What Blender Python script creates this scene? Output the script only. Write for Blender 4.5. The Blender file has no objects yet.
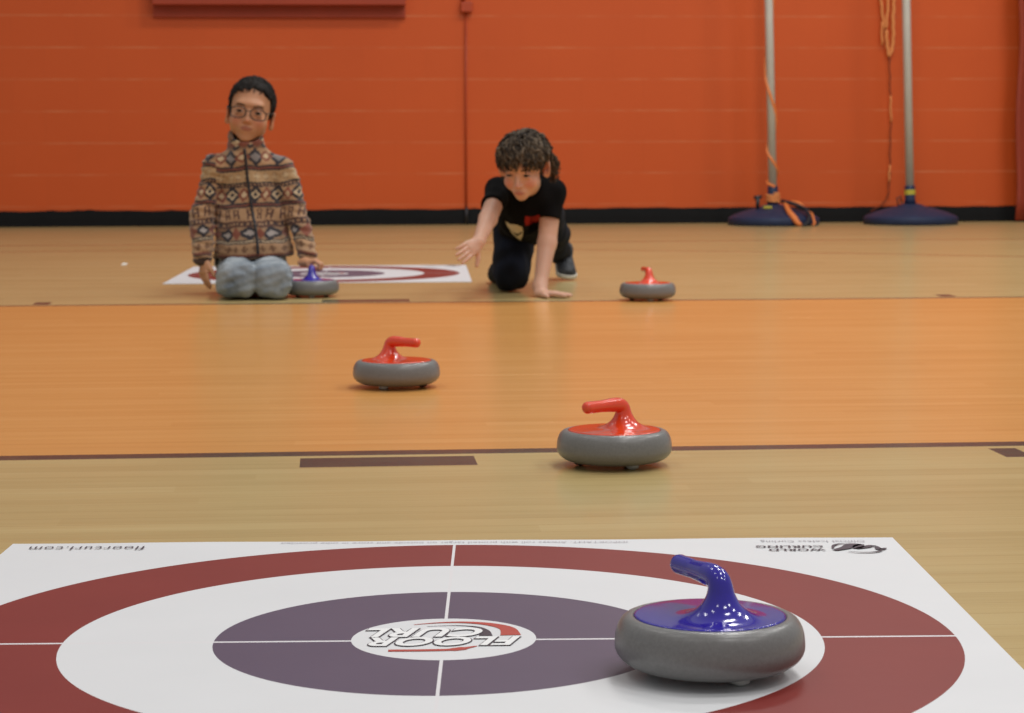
import bpy, math, random
import numpy as np
from math import sin, cos, pi, radians, sqrt
from mathutils import Vector, Matrix
from mathutils.bvhtree import BVHTree

C = bpy.context.scene.collection
rng = np.random.default_rng(7)
random.seed(7)

# ------------------------------------------------------------------ camera
F = 2197.5                                   # focal length in pixels of the 1024x713 frame
H = 0.5321
FW = np.array([0.080526, 0.992024, -0.096976])
RT = np.array([0.996694, -0.081192, -0.002926])
UP = np.array([0.010776, 0.09642, 0.995282])

def at(px, py, Y):
    """the point of the room seen at a pixel, on the plane at distance Y"""
    d = FW * F + RT * (px - 512) + UP * (356.5 - py)
    return np.array([0, 0, H]) + d * (Y / d[1])

def ground(px, py, z=0.0):
    d = FW * F + RT * (px - 512) + UP * (356.5 - py)
    return np.array([0, 0, H]) + d * ((z - H) / d[2])

cd = bpy.data.cameras.new('camera')
cam = bpy.data.objects.new('camera', cd)
C.objects.link(cam)
cd.sensor_width = 36
cd.lens = 36 * F / 1024
cam.matrix_world = Matrix(((RT[0], UP[0], -FW[0], 0), (RT[1], UP[1], -FW[1], 0), (RT[2], UP[2], -FW[2], H), (0, 0, 0, 1)))
cd.dof.use_dof = True
cd.dof.focus_distance = 2.7
cd.dof.aperture_fstop = 14.5
cd.clip_start = 0.05
bpy.context.scene.camera = cam
vs = bpy.context.scene.view_settings
vs.view_transform = 'Standard'
vs.look = 'None'
vs.exposure = 0
vs.gamma = 1
vs.use_curve_mapping = False

# ------------------------------------------------------------------ objects
def tag(o, label=None, cat=None, group=None, kind=None):
    if label: o['label'] = label
    if cat: o['category'] = cat
    if group: o['group'] = group
    if kind: o['kind'] = kind
    return o

def empty(name, loc, rz=0.0):
    o = bpy.data.objects.new(name, None)
    C.objects.link(o)
    o.location = [float(v) for v in loc]
    o.rotation_euler = (0, 0, rz)
    o.empty_display_size = .05
    return o

def mesh_obj(name, V, faces, mat, parent=None, smooth=True, col=None, origin=None):
    V = np.asarray(V, dtype=np.float64)
    if origin is not None:
        V = V - np.asarray(origin)
    me = bpy.data.meshes.new(name)
    if isinstance(faces, np.ndarray):
        nf, k = faces.shape
        me.vertices.add(len(V)); me.vertices.foreach_set('co', V.astype(np.float32).ravel())
        me.loops.add(nf * k); me.loops.foreach_set('vertex_index', faces.astype(np.int32).ravel())
        me.polygons.add(nf)
        me.polygons.foreach_set('loop_start', np.arange(0, nf * k, k, dtype=np.int32))
        me.polygons.foreach_set('loop_total', np.full(nf, k, dtype=np.int32))
        me.update(calc_edges=True)
    else:
        me.from_pydata([tuple(map(float, v)) for v in V], [], faces)
        me.update()
    me.validate()
    me.polygons.foreach_set('use_smooth', [smooth] * len(me.polygons))
    if col is not None:
        a = me.color_attributes.new('tint', 'FLOAT_COLOR', 'POINT')
        c4 = np.ones((len(V), 4), np.float32); c4[:, :3] = col
        a.data.foreach_set('color', c4.ravel())
    for m in (mat if isinstance(mat, (list, tuple)) else [mat]):
        me.materials.append(m)
    o = bpy.data.objects.new(name, me)
    C.objects.link(o)
    if parent is not None:
        o.parent = parent
    if origin is not None and parent is None:
        o.location = [float(v) for v in origin]
    return o

class MB:
    """collects simple shapes into one mesh"""
    def __init__(s): s.V = []; s.F = []; s.c = []
    def add(s, V, Fc, col=None):
        n = len(s.V)
        s.V += [tuple(v) for v in V]
        s.F += [tuple(i + n for i in f) for f in Fc]
        if col is not None: s.c += [col] * len(V)
    def box(s, lo, hi, bev=0.0):
        x0, y0, z0 = lo; x1, y1, z1 = hi
        if bev <= 0:
            s.add([(x0, y0, z0), (x1, y0, z0), (x1, y1, z0), (x0, y1, z0), (x0, y0, z1), (x1, y0, z1), (x1, y1, z1), (x0, y1, z1)],
                  [(0, 3, 2, 1), (4, 5, 6, 7), (0, 1, 5, 4), (1, 2, 6, 5), (2, 3, 7, 6), (3, 0, 4, 7)])
            return
        import bmesh
        bm = bmesh.new()
        bmesh.ops.create_cube(bm, size=1)
        for v in bm.verts:
            v.co = ((x0 + x1) / 2 + v.co.x * (x1 - x0), (y0 + y1) / 2 + v.co.y * (y1 - y0), (z0 + z1) / 2 + v.co.z * (z1 - z0))
        bmesh.ops.bevel(bm, geom=bm.edges[:], offset=bev, segments=3, affect='EDGES', profile=.5)
        bm.verts.index_update()
        s.add([v.co[:] for v in bm.verts], [[v.index for v in f.verts] for f in bm.faces])
        bm.free()
    def tube(s, pts, r, n=10, cap=True, col=None, flat=None):
        """round tube along points; r number or list; flat=(w,t,normal) makes a strap of elliptical section"""
        P = [np.asarray(p, float) for p in pts]
        m = len(P)
        rs = [r] * m if np.isscalar(r) else list(r)
        T = [P[min(i + 1, m - 1)] - P[max(i - 1, 0)] for i in range(m)]
        T = [t / (np.linalg.norm(t) + 1e-12) for t in T]
        a = np.array([0, 0, 1.0]) if abs(T[0][2]) < .9 else np.array([1.0, 0, 0])
        if flat is not None: a = np.asarray(flat, float)
        V = []; u = None
        for i in range(m):
            if u is None: u = np.cross(T[i], a)
            else: u = u - T[i] * (u @ T[i])
            if flat is not None: u = np.cross(T[i], a)
            u = u / (np.linalg.norm(u) + 1e-12)
            w = np.cross(T[i], u)
            for k in range(n):
                th = 2 * pi * k / n
                V.append(P[i] + u * cos(th) * rs[i] + w * sin(th) * (rs[i] if flat is None else min(rs[i] * .18, .0015)))
        Fc = []
        for i in range(m - 1):
            for k in range(n):
                k2 = (k + 1) % n
                Fc.append((i * n + k, i * n + k2, (i + 1) * n + k2, (i + 1) * n + k))
        if cap:
            Fc.append(tuple(range(n))[::-1]); Fc.append(tuple((m - 1) * n + k for k in range(n)))
        s.add(V, Fc, col)
    def lathe(s, prof, n=48, c=(0, 0, 0)):
        V = []; Fc = []
        m = len(prof)
        for r, z in prof:
            for k in range(n):
                th = 2 * pi * k / n
                V.append((c[0] + r * cos(th), c[1] + r * sin(th), c[2] + z))
        for i in range(m - 1):
            for k in range(n):
                k2 = (k + 1) % n
                Fc.append((i * n + k, i * n + k2, (i + 1) * n + k2, (i + 1) * n + k))
        if prof[0][0] > 1e-6: Fc.append(tuple(range(n))[::-1])
        if prof[-1][0] > 1e-6: Fc.append(tuple((m - 1) * n + k for k in range(n)))
        s.add(V, Fc)
    def build(s, name, mat, parent=None, smooth=True, origin=None):
        return mesh_obj(name, s.V, s.F, mat, parent, smooth, np.array(s.c) if s.c else None, origin)

# ------------------------------------------------------------------ implicit surfaces
class Field:
    def __init__(s, xs, ys, zs):
        s.x = np.asarray(xs, np.float32); s.y = np.asarray(ys, np.float32); s.z = np.asarray(zs, np.float32)
        s.v = np.full((len(xs), len(ys), len(zs)), 1.0, np.float32)
    def region(s, lo, hi):
        sl = []
        for a, l, h in zip((s.x, s.y, s.z), lo, hi):
            i = max(int(np.searchsorted(a, l)) - 1, 0); j = min(int(np.searchsorted(a, h)) + 1, len(a))
            sl.append(slice(i, max(j, i)))
        return tuple(sl)
    def put(s, fn, lo, hi, k=0.0, op='u'):
        sl = s.region(lo, hi)
        if any(q.stop <= q.start for q in sl): return
        X = s.x[sl[0]][:, None, None]; Y = s.y[sl[1]][None, :, None]; Z = s.z[sl[2]][None, None, :]
        d = fn(X, Y, Z).astype(np.float32)
        d = np.broadcast_to(d, s.v[sl].shape)
        o = s.v[sl]
        if op == 'u':
            s.v[sl] = smin(o, d, k)
        elif op == 's':
            s.v[sl] = -smin(-o, d, k)          # subtract
        else:
            s.v[sl] = -smin(-o, -d, k)         # intersect
    def cap(s, a, b, ra, rb=None, k=.01, op='u'):
        a = np.asarray(a, float); b = np.asarray(b, float); rb = ra if rb is None else rb
        m = max(ra, rb) + k + .012
        s.put(lambda X, Y, Z: d_cap(X, Y, Z, a, b, ra, rb), np.minimum(a, b) - m, np.maximum(a, b) + m, k, op)
    def ell(s, c, r, R=None, k=.01, op='u'):
        c = np.asarray(c, float); r = np.asarray(r, float); m = r.max() + k + .012
        s.put(lambda X, Y, Z: d_ell(X, Y, Z, c, r, R), c - m, c + m, k, op)
    def ecap(s, a, b, wd, r0, r1, k=.02, op='u'):
        a = np.asarray(a, float); b = np.asarray(b, float); m = max(r0 + r1) + k + .012
        s.put(lambda X, Y, Z: d_ecap(X, Y, Z, a, b, np.asarray(wd, float), r0, r1), np.minimum(a, b) - m, np.maximum(a, b) + m, k, op)
    def warp(s, fn):
        s.v += fn(s.x[:, None, None], s.y[None, :, None], s.z[None, None, :]).astype(np.float32)

def smin(a, b, k):
    if k <= 0: return np.minimum(a, b)
    h = np.maximum(k - np.abs(a - b), 0) / k
    return np.minimum(a, b) - h * h * k * .25

def d_cap(X, Y, Z, a, b, ra, rb):
    ba = b - a; L = float(ba @ ba) + 1e-12
    px, py, pz = X - a[0], Y - a[1], Z - a[2]
    t = np.clip((px * ba[0] + py * ba[1] + pz * ba[2]) / L, 0, 1)
    return np.sqrt((px - t * ba[0]) ** 2 + (py - t * ba[1]) ** 2 + (pz - t * ba[2]) ** 2) - (ra + (rb - ra) * t)

def d_ell(X, Y, Z, c, r, R=None):
    px, py, pz = X - c[0], Y - c[1], Z - c[2]
    if R is not None:      # R columns are the ellipsoid's axes
        px, py, pz = (px * R[0][i] + py * R[1][i] + pz * R[2][i] for i in range(3))
    k0 = np.sqrt((px / r[0]) ** 2 + (py / r[1]) ** 2 + (pz / r[2]) ** 2)
    k1 = np.sqrt((px / r[0] ** 2) ** 2 + (py / r[1] ** 2) ** 2 + (pz / r[2] ** 2) ** 2) + 1e-9
    return k0 * (k0 - 1) / k1

def d_ecap(X, Y, Z, a, b, wd, r0, r1):
    ba = b - a; ln = np.linalg.norm(ba); ax = ba / ln
    wd = wd - ax * (wd @ ax); wd = wd / np.linalg.norm(wd); dd = np.cross(ax, wd)
    px, py, pz = X - a[0], Y - a[1], Z - a[2]
    q = px * ax[0] + py * ax[1] + pz * ax[2]
    t = np.clip(q / ln, 0, 1); l = q - t * ln
    w = px * wd[0] + py * wd[1] + pz * wd[2]; d = px * dd[0] + py * dd[1] + pz * dd[2]
    rw = r0[0] + (r1[0] - r0[0]) * t; rd = r0[1] + (r1[1] - r0[1]) * t; rm = np.minimum(rw, rd)
    k0 = np.sqrt((w / rw) ** 2 + (d / rd) ** 2 + (l / rm) ** 2)
    k1 = np.sqrt((w / rw ** 2) ** 2 + (d / rd ** 2) ** 2 + (l / rm ** 2) ** 2) + 1e-9
    return k0 * (k0 - 1) / k1

def grid(lo, hi, h, fine=()):
    """coordinates with spacing h, finer inside the given (lo, hi, h) spans"""
    out = [lo]
    while out[-1] < hi:
        x = out[-1]; st = h
        for a, b, f in fine:
            if a <= x < b: st = min(st, f)
        out.append(x + st)
    return np.array(out)

def nets(fld, smooth=1):
    """surface nets: one vertex per crossed cell, one quad per crossed edge"""
    v = fld.v; xs, ys, zs = fld.x.astype(float), fld.y.astype(float), fld.z.astype(float)
    ins = v < 0
    n = [d - 1 for d in v.shape]
    cnt = np.zeros(n, np.uint8)
    for i in (0, 1):
        for j in (0, 1):
            for k in (0, 1):
                cnt += ins[i:n[0] + i, j:n[1] + j, k:n[2] + k]
    act = (cnt > 0) & (cnt < 8)
    I, J, K = np.nonzero(act)
    idx = np.full(n, -1, np.int32); idx[I, J, K] = np.arange(len(I))
    acc = np.zeros((len(I), 3)); num = np.zeros(len(I))
    cs = [(i, j, k) for i in (0, 1) for j in (0, 1) for k in (0, 1)]
    for a in cs:
        for ax in range(3):
            if a[ax]: continue
            b = list(a); b[ax] = 1
            va = v[I + a[0], J + a[1], K + a[2]]; vb = v[I + b[0], J + b[1], K + b[2]]
            m = (va < 0) != (vb < 0)
            t = np.where(m, va / np.where(m, va - vb, 1), 0)
            p = [np.full(len(I), float(a[q])) for q in range(3)]; p[ax] = t
            for q in range(3): acc[:, q] += np.where(m, p[q], 0)
            num += m
    acc /= num[:, None]
    V = np.stack([xs[I] + acc[:, 0] * (xs[I + 1] - xs[I]), ys[J] + acc[:, 1] * (ys[J + 1] - ys[J]), zs[K] + acc[:, 2] * (zs[K + 1] - zs[K])], 1)
    Q = []
    for ax in range(3):
        o1, o2 = [(1, 2), (2, 0), (0, 1)][ax]
        s0 = [slice(None)] * 3; s1 = [slice(None)] * 3
        s0[ax] = slice(0, n[ax]); s1[ax] = slice(1, n[ax] + 1)
        for o in (o1, o2):
            s0[o] = slice(1, n[o]); s1[o] = slice(1, n[o])
        A = ins[tuple(s0)]; B = ins[tuple(s1)]
        for flip, M in ((False, A & ~B), (True, ~A & B)):
            e = np.array(np.nonzero(M)).T
            if not len(e): continue
            e[:, o1] += 1; e[:, o2] += 1
            def cell(d1, d2):
                c = e.copy(); c[:, o1] += d1; c[:, o2] += d2
                return idx[c[:, 0], c[:, 1], c[:, 2]]
            q = np.stack([cell(-1, -1), cell(0, -1), cell(0, 0), cell(-1, 0)], 1)
            Q.append(q[:, ::-1] if flip else q)
    Q = np.concatenate(Q)
    Q = Q[(Q >= 0).all(1)]
    E = np.concatenate([Q[:, [i, (i + 1) % 4]] for i in range(4)])
    for it in range(smooth):
        for lam in (.5, -.52):
            s = np.zeros_like(V); c = np.zeros(len(V))
            np.add.at(s, E[:, 0], V[E[:, 1]]); np.add.at(s, E[:, 1], V[E[:, 0]])
            np.add.at(c, E[:, 0], 1); np.add.at(c, E[:, 1], 1)
            V = V + lam * (s / np.maximum(c, 1)[:, None] - V)
    return V, Q

def wob(X, Y, Z, f, seed=0):
    """smooth wobble, about -1..1"""
    r = np.random.default_rng(seed)
    o = 0
    for i in range(5):
        d = r.normal(size=3); d /= np.linalg.norm(d)
        ff = f * r.uniform(.7, 1.6); p = r.uniform(0, 6.28)
        o = o + np.sin(ff * (d[0] * X + d[1] * Y + d[2] * Z) + p)
    return o / 2.6

# ------------------------------------------------------------------ materials
def lin(r, g=None, b=None):
    if g is None: r, g, b = r
    f = lambda c: (c / 255 / 12.92) if c / 255 <= .04045 else ((c / 255 + .055) / 1.055) ** 2.4
    return (f(r), f(g), f(b), 1)

class NT:
    def __init__(s, name):
        s.m = bpy.data.materials.new(name); s.m.use_nodes = True
        s.t = s.m.node_tree; s.bsdf = s.t.nodes['Principled BSDF']
    def n(s, typ, **kw):
        nd = s.t.nodes.new(typ)
        for k, v in kw.items():
            if k.startswith('i_'):
                key = k[2:].replace('_', ' ')
                sock = nd.inputs[int(key)] if key.isdigit() else nd.inputs[key]
                if isinstance(v, bpy.types.NodeSocket): s.t.links.new(v, sock)
                else: sock.default_value = v
            else: setattr(nd, k, v)
        return nd
    def math(s, op, a, b=0.0, c=None):
        kw = dict(operation=op, i_0=a, i_1=b)
        if c is not None: kw['i_2'] = c
        return s.n('ShaderNodeMath', **kw).outputs[0]
    def mix(s, f, a, b, mode='MIX'):
        nd = s.n('ShaderNodeMix', data_type='RGBA', blend_type=mode)
        for i, v in ((0, f), (6, a), (7, b)):
            if isinstance(v, bpy.types.NodeSocket): s.t.links.new(v, nd.inputs[i])
            else: nd.inputs[i].default_value = v
        return nd.outputs[2]
    def noise(s, vec, scale, detail=2, rough=.5):
        kw = dict(i_Scale=scale, i_Detail=detail, i_Roughness=rough)
        if vec is not None: kw['i_Vector'] = vec
        return s.n('ShaderNodeTexNoise', **kw).outputs[0]
    def ramp(s, f, stops):
        nd = s.n('ShaderNodeValToRGB', i_0=f)
        e = nd.color_ramp.elements
        while len(e) < len(stops): e.new(.5)
        for q, (p, c) in zip(e, stops): q.position = p; q.color = c
        return nd.outputs[0]
    def coords(s): return s.n('ShaderNodeTexCoord').outputs['Object']
    def mapping(s, vec, scale=(1, 1, 1), loc=(0, 0, 0), rot=(0, 0, 0)):
        return s.n('ShaderNodeMapping', i_Vector=vec, i_Scale=scale, i_Location=loc, i_Rotation=rot).outputs[0]
    def bump(s, h, strength=.3, dist=.01):
        b = s.n('ShaderNodeBump', i_Height=h, i_Strength=strength, i_Distance=dist)
        s.set(Normal=b.outputs[0])
    def set(s, **kw):
        for k, v in kw.items():
            sock = s.bsdf.inputs[k.replace('_', ' ')]
            if isinstance(v, bpy.types.NodeSocket): s.t.links.new(v, sock)
            else: sock.default_value = v
        return s
    def between(s, v, a, b):
        return s.math('MULTIPLY', s.math('GREATER_THAN', v, a), s.math('LESS_THAN', v, b))
    def rect(s, x, y, x0, x1, y0, y1):
        return s.math('MULTIPLY', s.between(x, x0, x1), s.between(y, y0, y1))

def plain(name, col, rough=.5, noise=0.08, scale=40, bump=0.0, **kw):
    t = NT(name); c = t.coords()
    nz = t.noise(c, scale, 3)
    d = tuple(v * (1 - noise * 2) for v in col[:3]) + (1,); l = tuple(min(v * (1 + noise * 2), 1) for v in col[:3]) + (1,)
    t.set(Base_Color=t.mix(nz, d, l), Roughness=rough, **kw)
    if bump: t.bump(t.noise(c, scale * 3, 4), bump, .004)
    return t.m

def tinted(name, rough=.6, bump=0.0, scale=200, **kw):
    t = NT(name)
    a = t.n('ShaderNodeAttribute', attribute_name='tint')
    t.set(Base_Color=a.outputs['Color'], Roughness=rough, **kw)
    if bump: t.bump(t.noise(t.coords(), scale, 3), bump, .003)
    return t.m

# ---- gym floor: maple strips, a translucent orange lane, black lines and blocks
def floor_material():
    t = NT('maple_floor'); c = t.coords()
    xyz = t.n('ShaderNodeSeparateXYZ', i_0=c); x, y = xyz.outputs[0], xyz.outputs[1]
    row = t.math('FLOOR', t.math('DIVIDE', y, .057))
    rr = t.n('ShaderNodeTexWhiteNoise', noise_dimensions='1D', i_W=row).outputs[0]
    seg = t.math('FLOOR', t.math('ADD', t.math('DIVIDE', x, .9), t.math('MULTIPLY', rr, 7.3)))
    bv = t.n('ShaderNodeTexWhiteNoise', noise_dimensions='2D',
             i_Vector=t.n('ShaderNodeCombineXYZ', i_0=seg, i_1=row).outputs[0]).outputs[0]
    g1 = t.noise(t.mapping(c, (1.6, 26, 1)), 1.0, 4, .6)
    g2 = t.noise(t.mapping(c, (5, 170, 1)), 1.0, 3, .6)
    g3 = t.noise(c, .7, 2)
    v = t.math('ADD', t.math('ADD', t.math('MULTIPLY', bv, .20), t.math('ADD', .17, t.math('MULTIPLY', g1, .36))), t.math('ADD', t.math('MULTIPLY', g2, .22), t.math('MULTIPLY', g3, .25)))
    wood = t.ramp(v, [(.36, lin(170, 147, 96)), (.68, lin(188, 165, 112)), (.98, lin(198, 178, 127))])
    orange = t.ramp(v, [(.36, lin(205, 143, 75)), (.68, lin(214, 154, 85)), (.98, lin(221, 164, 97))])
    col = t.mix(t.between(y, 3.75, 7.345), wood, orange)
    brown = lin(44, 45, 46)
    thin = lin(138, 86, 48)
    seam = t.math('LESS_THAN', t.math('FRACT', t.math('DIVIDE', y, .057)), .035)
    col = t.mix(t.math('MULTIPLY', seam, .25), col, lin(120, 84, 45))
    r = t.math('SQRT', t.math('ADD', t.math('POWER', t.math('ADD', x, .7), 2.0), t.math('POWER', t.math('SUBTRACT', y, 4.2), 2.0)))
    arc = t.math('MULTIPLY', t.between(r, 6.88, 6.93), t.math('GREATER_THAN', y, 8.5))
    col = t.mix(t.math('MULTIPLY', t.math('MAXIMUM', arc, t.between(y, 11.70, 11.76)), .75), col, thin)
    m = t.math('MAXIMUM', t.between(y, 3.735, 3.79), t.between(y, 7.32, 7.36))
    for x0, x1 in ((-.0595, .235), (1.131, 1.179), (-1.18, -1.13), (2.08, 2.137)):
        if x0 < 2: m = t.math('MAXIMUM', m, t.rect(x, y, x0, x1, 3.602, 3.709))
    for x0, x1 in ((-1.0, -.946), (-.04, .256), (2.082, 2.137)):
        m = t.math('MAXIMUM', m, t.rect(x, y, x0, x1, 7.39, 7.50))
    wear_glint = t.math('MULTIPLY', m, t.math('ADD', .86, t.math('MULTIPLY', t.noise(c, 23, 4), .14)))
    col = t.mix(wear_glint, col, brown)
    # scuffs
    sc = t.math('GREATER_THAN', t.noise(t.mapping(c, (9, 2.5, 1)), 2.2, 5, .7), .745)
    col = t.mix(t.math('MULTIPLY', sc, .25), col, lin(225, 205, 170))
    t.set(Base_Color=col, Roughness=t.math('ADD', .20, t.math('MULTIPLY', g1, .10)), Specular_IOR_Level=.42)
    t.bump(t.math('ADD', g1, t.math('MULTIPLY', t.noise(c, 3.5, 2), 1.5)), .05, .01)
    return t.m

def wall_material():
    t = NT('painted_block_wall'); c = t.coords()
    xyz = t.n('ShaderNodeSeparateXYZ', i_0=c)
    v = t.n('ShaderNodeCombineXYZ', i_0=xyz.outputs[0], i_1=t.math('SUBTRACT', xyz.outputs[2], .1273)).outputs[0]
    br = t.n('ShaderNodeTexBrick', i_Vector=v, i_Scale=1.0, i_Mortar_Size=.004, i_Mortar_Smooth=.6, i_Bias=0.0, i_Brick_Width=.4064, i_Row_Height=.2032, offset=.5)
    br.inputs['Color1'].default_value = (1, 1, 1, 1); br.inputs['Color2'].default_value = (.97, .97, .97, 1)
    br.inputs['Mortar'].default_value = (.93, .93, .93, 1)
    base = t.mix(t.noise(c, 1.7, 3), lin(200, 82, 29), lin(209, 89, 34))
    base = t.mix(.6, base, t.mix(1.0, base, br.outputs['Color'], 'MULTIPLY'))
    # gloss highlights on the bed joints, painted in as broken paler orange
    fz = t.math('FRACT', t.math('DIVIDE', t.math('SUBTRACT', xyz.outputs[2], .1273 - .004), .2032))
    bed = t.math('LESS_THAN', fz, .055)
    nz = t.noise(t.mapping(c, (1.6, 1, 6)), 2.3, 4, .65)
    wear_glint = t.math('MULTIPLY', bed, t.n('ShaderNodeMapRange', i_0=nz, i_1=.42, i_2=.68, i_3=0.05, i_4=.62).outputs[0])
    base = t.mix(wear_glint, base, lin(214, 128, 84))
    base = t.mix(t.math('GREATER_THAN', xyz.outputs[2], 2.1593), base, lin(150, 150, 152))
    t.set(Base_Color=base, Roughness=.42, Specular_IOR_Level=.4)
    hgt = t.math('ADD', t.math('MULTIPLY', br.outputs['Fac'], -1.0), t.math('MULTIPLY', t.noise(c, 60, 4), .12))
    t.bump(hgt, .12, .004)
    return t.m

def mat_material():
    t = NT('printed_vinyl'); c = t.coords()
    xyz = t.n('ShaderNodeSeparateXYZ', i_0=c); x = xyz.outputs[0]; y = t.math('SUBTRACT', xyz.outputs[1], t.math('MULTIPLY', x, .020))
    r = t.math('SQRT', t.math('ADD', t.math('MULTIPLY', x, x), t.math('MULTIPLY', y, y)))
    nz = t.noise(c, 6, 3)
    white = t.mix(nz, lin(216, 217, 219), lin(224, 225, 227))
    red = t.mix(nz, lin(122, 38, 33), lin(132, 45, 39))
    pur = t.mix(nz, lin(86, 72, 92), lin(95, 81, 101))
    col = t.mix(t.math('LESS_THAN', r, .5512), white, red)
    col = t.mix(t.math('LESS_THAN', r, .4067), col, white)
    col = t.mix(t.math('LESS_THAN', r, .2460), col, pur)
    cross = t.math('MAXIMUM', t.between(x, -.0018, .0018), t.between(y, -.0108, -.0050))
    col = t.mix(t.math('MULTIPLY', cross, t.math('LESS_THAN', r, .5512)), col, lin(222, 220, 222))
    col = t.mix(t.math('LESS_THAN', r, .0993), col, white)
    spk = t.math('GREATER_THAN', t.noise(c, 34, 2), .80)
    col = t.mix(t.math('MULTIPLY', spk, .5), col, lin(120, 90, 90))
    t.set(Base_Color=col, Roughness=.42, Specular_IOR_Level=.4)
    t.bump(t.noise(c, 9, 2), .05, .01)
    return t.m

def stone_grey():
    t = NT('grey_stone_plastic'); c = t.coords()
    n1 = t.noise(c, 260, 3, .7)
    col = t.ramp(n1, [(.3, lin(109, 108, 107)), (.6, lin(117, 116, 115)), (.8, lin(123, 122, 121))])
    t.set(Base_Color=col, Roughness=.31, Specular_IOR_Level=.5)
    t.bump(t.noise(c, 420, 2), .03, .002)
    return t.m

M = dict(
    floor=floor_material(), wall=wall_material(), mat=mat_material(), grey=stone_grey(),
    red=plain('glossy_red_plastic', lin(222, 68, 34), .16, .03, 20, Coat_Weight=.5, Coat_Roughness=.08),
    blue=plain('glossy_blue_plastic', lin(40, 26, 150), .14, .03, 20, Coat_Weight=.6, Coat_Roughness=.06),
    roller=plain('white_roller', lin(180, 180, 176), .3, .04), dark_roller=plain('dark_roller', lin(40, 38, 38), .5, .05),
    ink=plain('dark_print', lin(62, 46, 58), .5, .05), paleink=plain('pale_print', lin(176, 170, 176), .5, .05),
    whiteprint=plain('white_print', lin(234, 234, 234), .5, .02), redprint=plain('red_print', lin(176, 62, 48), .5, .05),
    base=plain('black_cove_base', lin(20, 19, 19), .8, .15, 20, 0, Specular_IOR_Level=.15), baseblue=plain('navy_rubber_base', lin(38, 48, 76), .55, .12, 30, .1, Specular_IOR_Level=.3),
    collar=plain('blue_collar', lin(30, 42, 74), .35, .1), pole=plain('brushed_grey_metal', lin(194, 188, 178), .5, .06, 12, Metallic=.1),
    ribbon=plain('orange_ribbon', lin(226, 126, 62), .6, .1, 60), blackstrap=plain('black_strap', lin(26, 26, 34), .6, .1, 60),
    rope=plain('orange_rope', lin(232, 140, 80), .8, .2, 120), cordm=plain('brown_cord', lin(120, 52, 26), .8, .2, 80),
    conduit=plain('painted_conduit', lin(176, 66, 28), .45, .08, 30), panel=plain('orange_panel', lin(160, 57, 29), .6, .06, 6),
    yellow=plain('yellow_label', lin(190, 176, 60), .5, .05), steel=plain('dark_steel', lin(60, 58, 60), .4, .1, 40, Metallic=.6),
    cloth=plain('orange_vinyl_pad', lin(146, 50, 25), .6, .08, 14, .12), paper=plain('white_paper', lin(230, 226, 216), .8, .03),
    skin=tinted('skin', .5, .05, 220, Subsurface_Weight=.12, Subsurface_Radius=(.6, .25, .15), Subsurface_Scale=.01),
    eye=tinted('eye', .15), hair=tinted('hair', .65, 0, Specular_IOR_Level=.18), fleece=tinted('fleece', .95, .35, 420, Sheen_Weight=.25),
    denim=tinted('denim', .95, .15, 700, Specular_IOR_Level=.2), shirt=tinted('black_cotton', 1.0, .1, 600, Specular_IOR_Level=.12), shoe=tinted('shoe', .75, .1, 400),
    zipm=plain('black_zip', lin(24, 24, 30), .5, .1), frame=plain('dark_spectacle_frame', lin(30, 32, 34), .3, .05),
)
gl = NT('spectacle_lens'); gl.set(Base_Color=(1, 1, 1, 1), Roughness=.03, Transmission_Weight=1.0, IOR=1.08); M['lens'] = gl.m

# ------------------------------------------------------------------ setting
mb = MB(); mb.box((-7, -4, -.08), (9.5, 14.348, 0))
o = mb.build('floor', M['floor'], smooth=False); tag(o, kind='structure')
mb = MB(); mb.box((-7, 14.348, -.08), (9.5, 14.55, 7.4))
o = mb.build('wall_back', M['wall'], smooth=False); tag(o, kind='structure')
# rubber cove base with a slightly uneven painted top edge
V = []; Fc = []
xs = np.arange(-7, 9.5, .04)
for i, x in enumerate(xs):
    tz = .1005 + .0022 * math.sin(x * 7.1) + .0016 * math.sin(x * 23.7 + 1) + (.004 if rng.random() > .93 else 0)
    for yy, zz in ((14.346, 0), (14.322, 0), (14.330, .012), (14.338, .03), (14.339, tz), (14.347, tz + .001)):
        V.append((x, yy, zz))
    if i:
        b = i * 6
        for k in range(5): Fc.append((b - 6 + k, b - 6 + k + 1, b + k + 1, b + k)[::-1])
o = mesh_obj('baseboard_back', V, Fc, M['base']); tag(o, kind='structure')

# orange panel mounted high on the wall (its lower edge is in view)
pz = at(280, 17.5, 14.32)[2]
root = empty('wall_panel', (-.33, 14.348, pz))
mb = MB(); mb.box((-.80, -.03, 0), (.81, -.002, 1.05), .004); mb.build('board', M['panel'], root, smooth=False)
mb = MB(); mb.box((-.80, -.12, .075), (.81, -.028, 1.05), .006); mb.build('padded_front', M['panel'], root, smooth=False)
tag(root, 'dark orange board mounted high on the wall above the kneeling person in fleece', 'panel')

# conduit
root = empty('wall_conduit', (.868, 14.348, .1))
mb = MB(); mb.tube([(0, -.014, .005), (0, -.014, .7), (.003, -.014, 1.28)], .0065, 12); mb.build('pipe', M['conduit'], root)
mb = MB(); mb.box((-.032, -.05, 1.27), (.045, -.003, 1.335), .006); mb.build('junction_box', M['conduit'], root, smooth=False)
mb = MB(); mb.tube([(-.014, -.016, 1.33), (-.014, -.016, 2.6)], .0125, 12); mb.build('upper_pipe', M['conduit'], root)
mb = MB(); mb.tube([(0, -.022, -.095), (0, -.022, .012)], .009, 12); mb.build('bare_metal_end', M['steel'], root)
tag(root, 'thin orange painted conduit running down the back wall to a small clamp', 'conduit')

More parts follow.
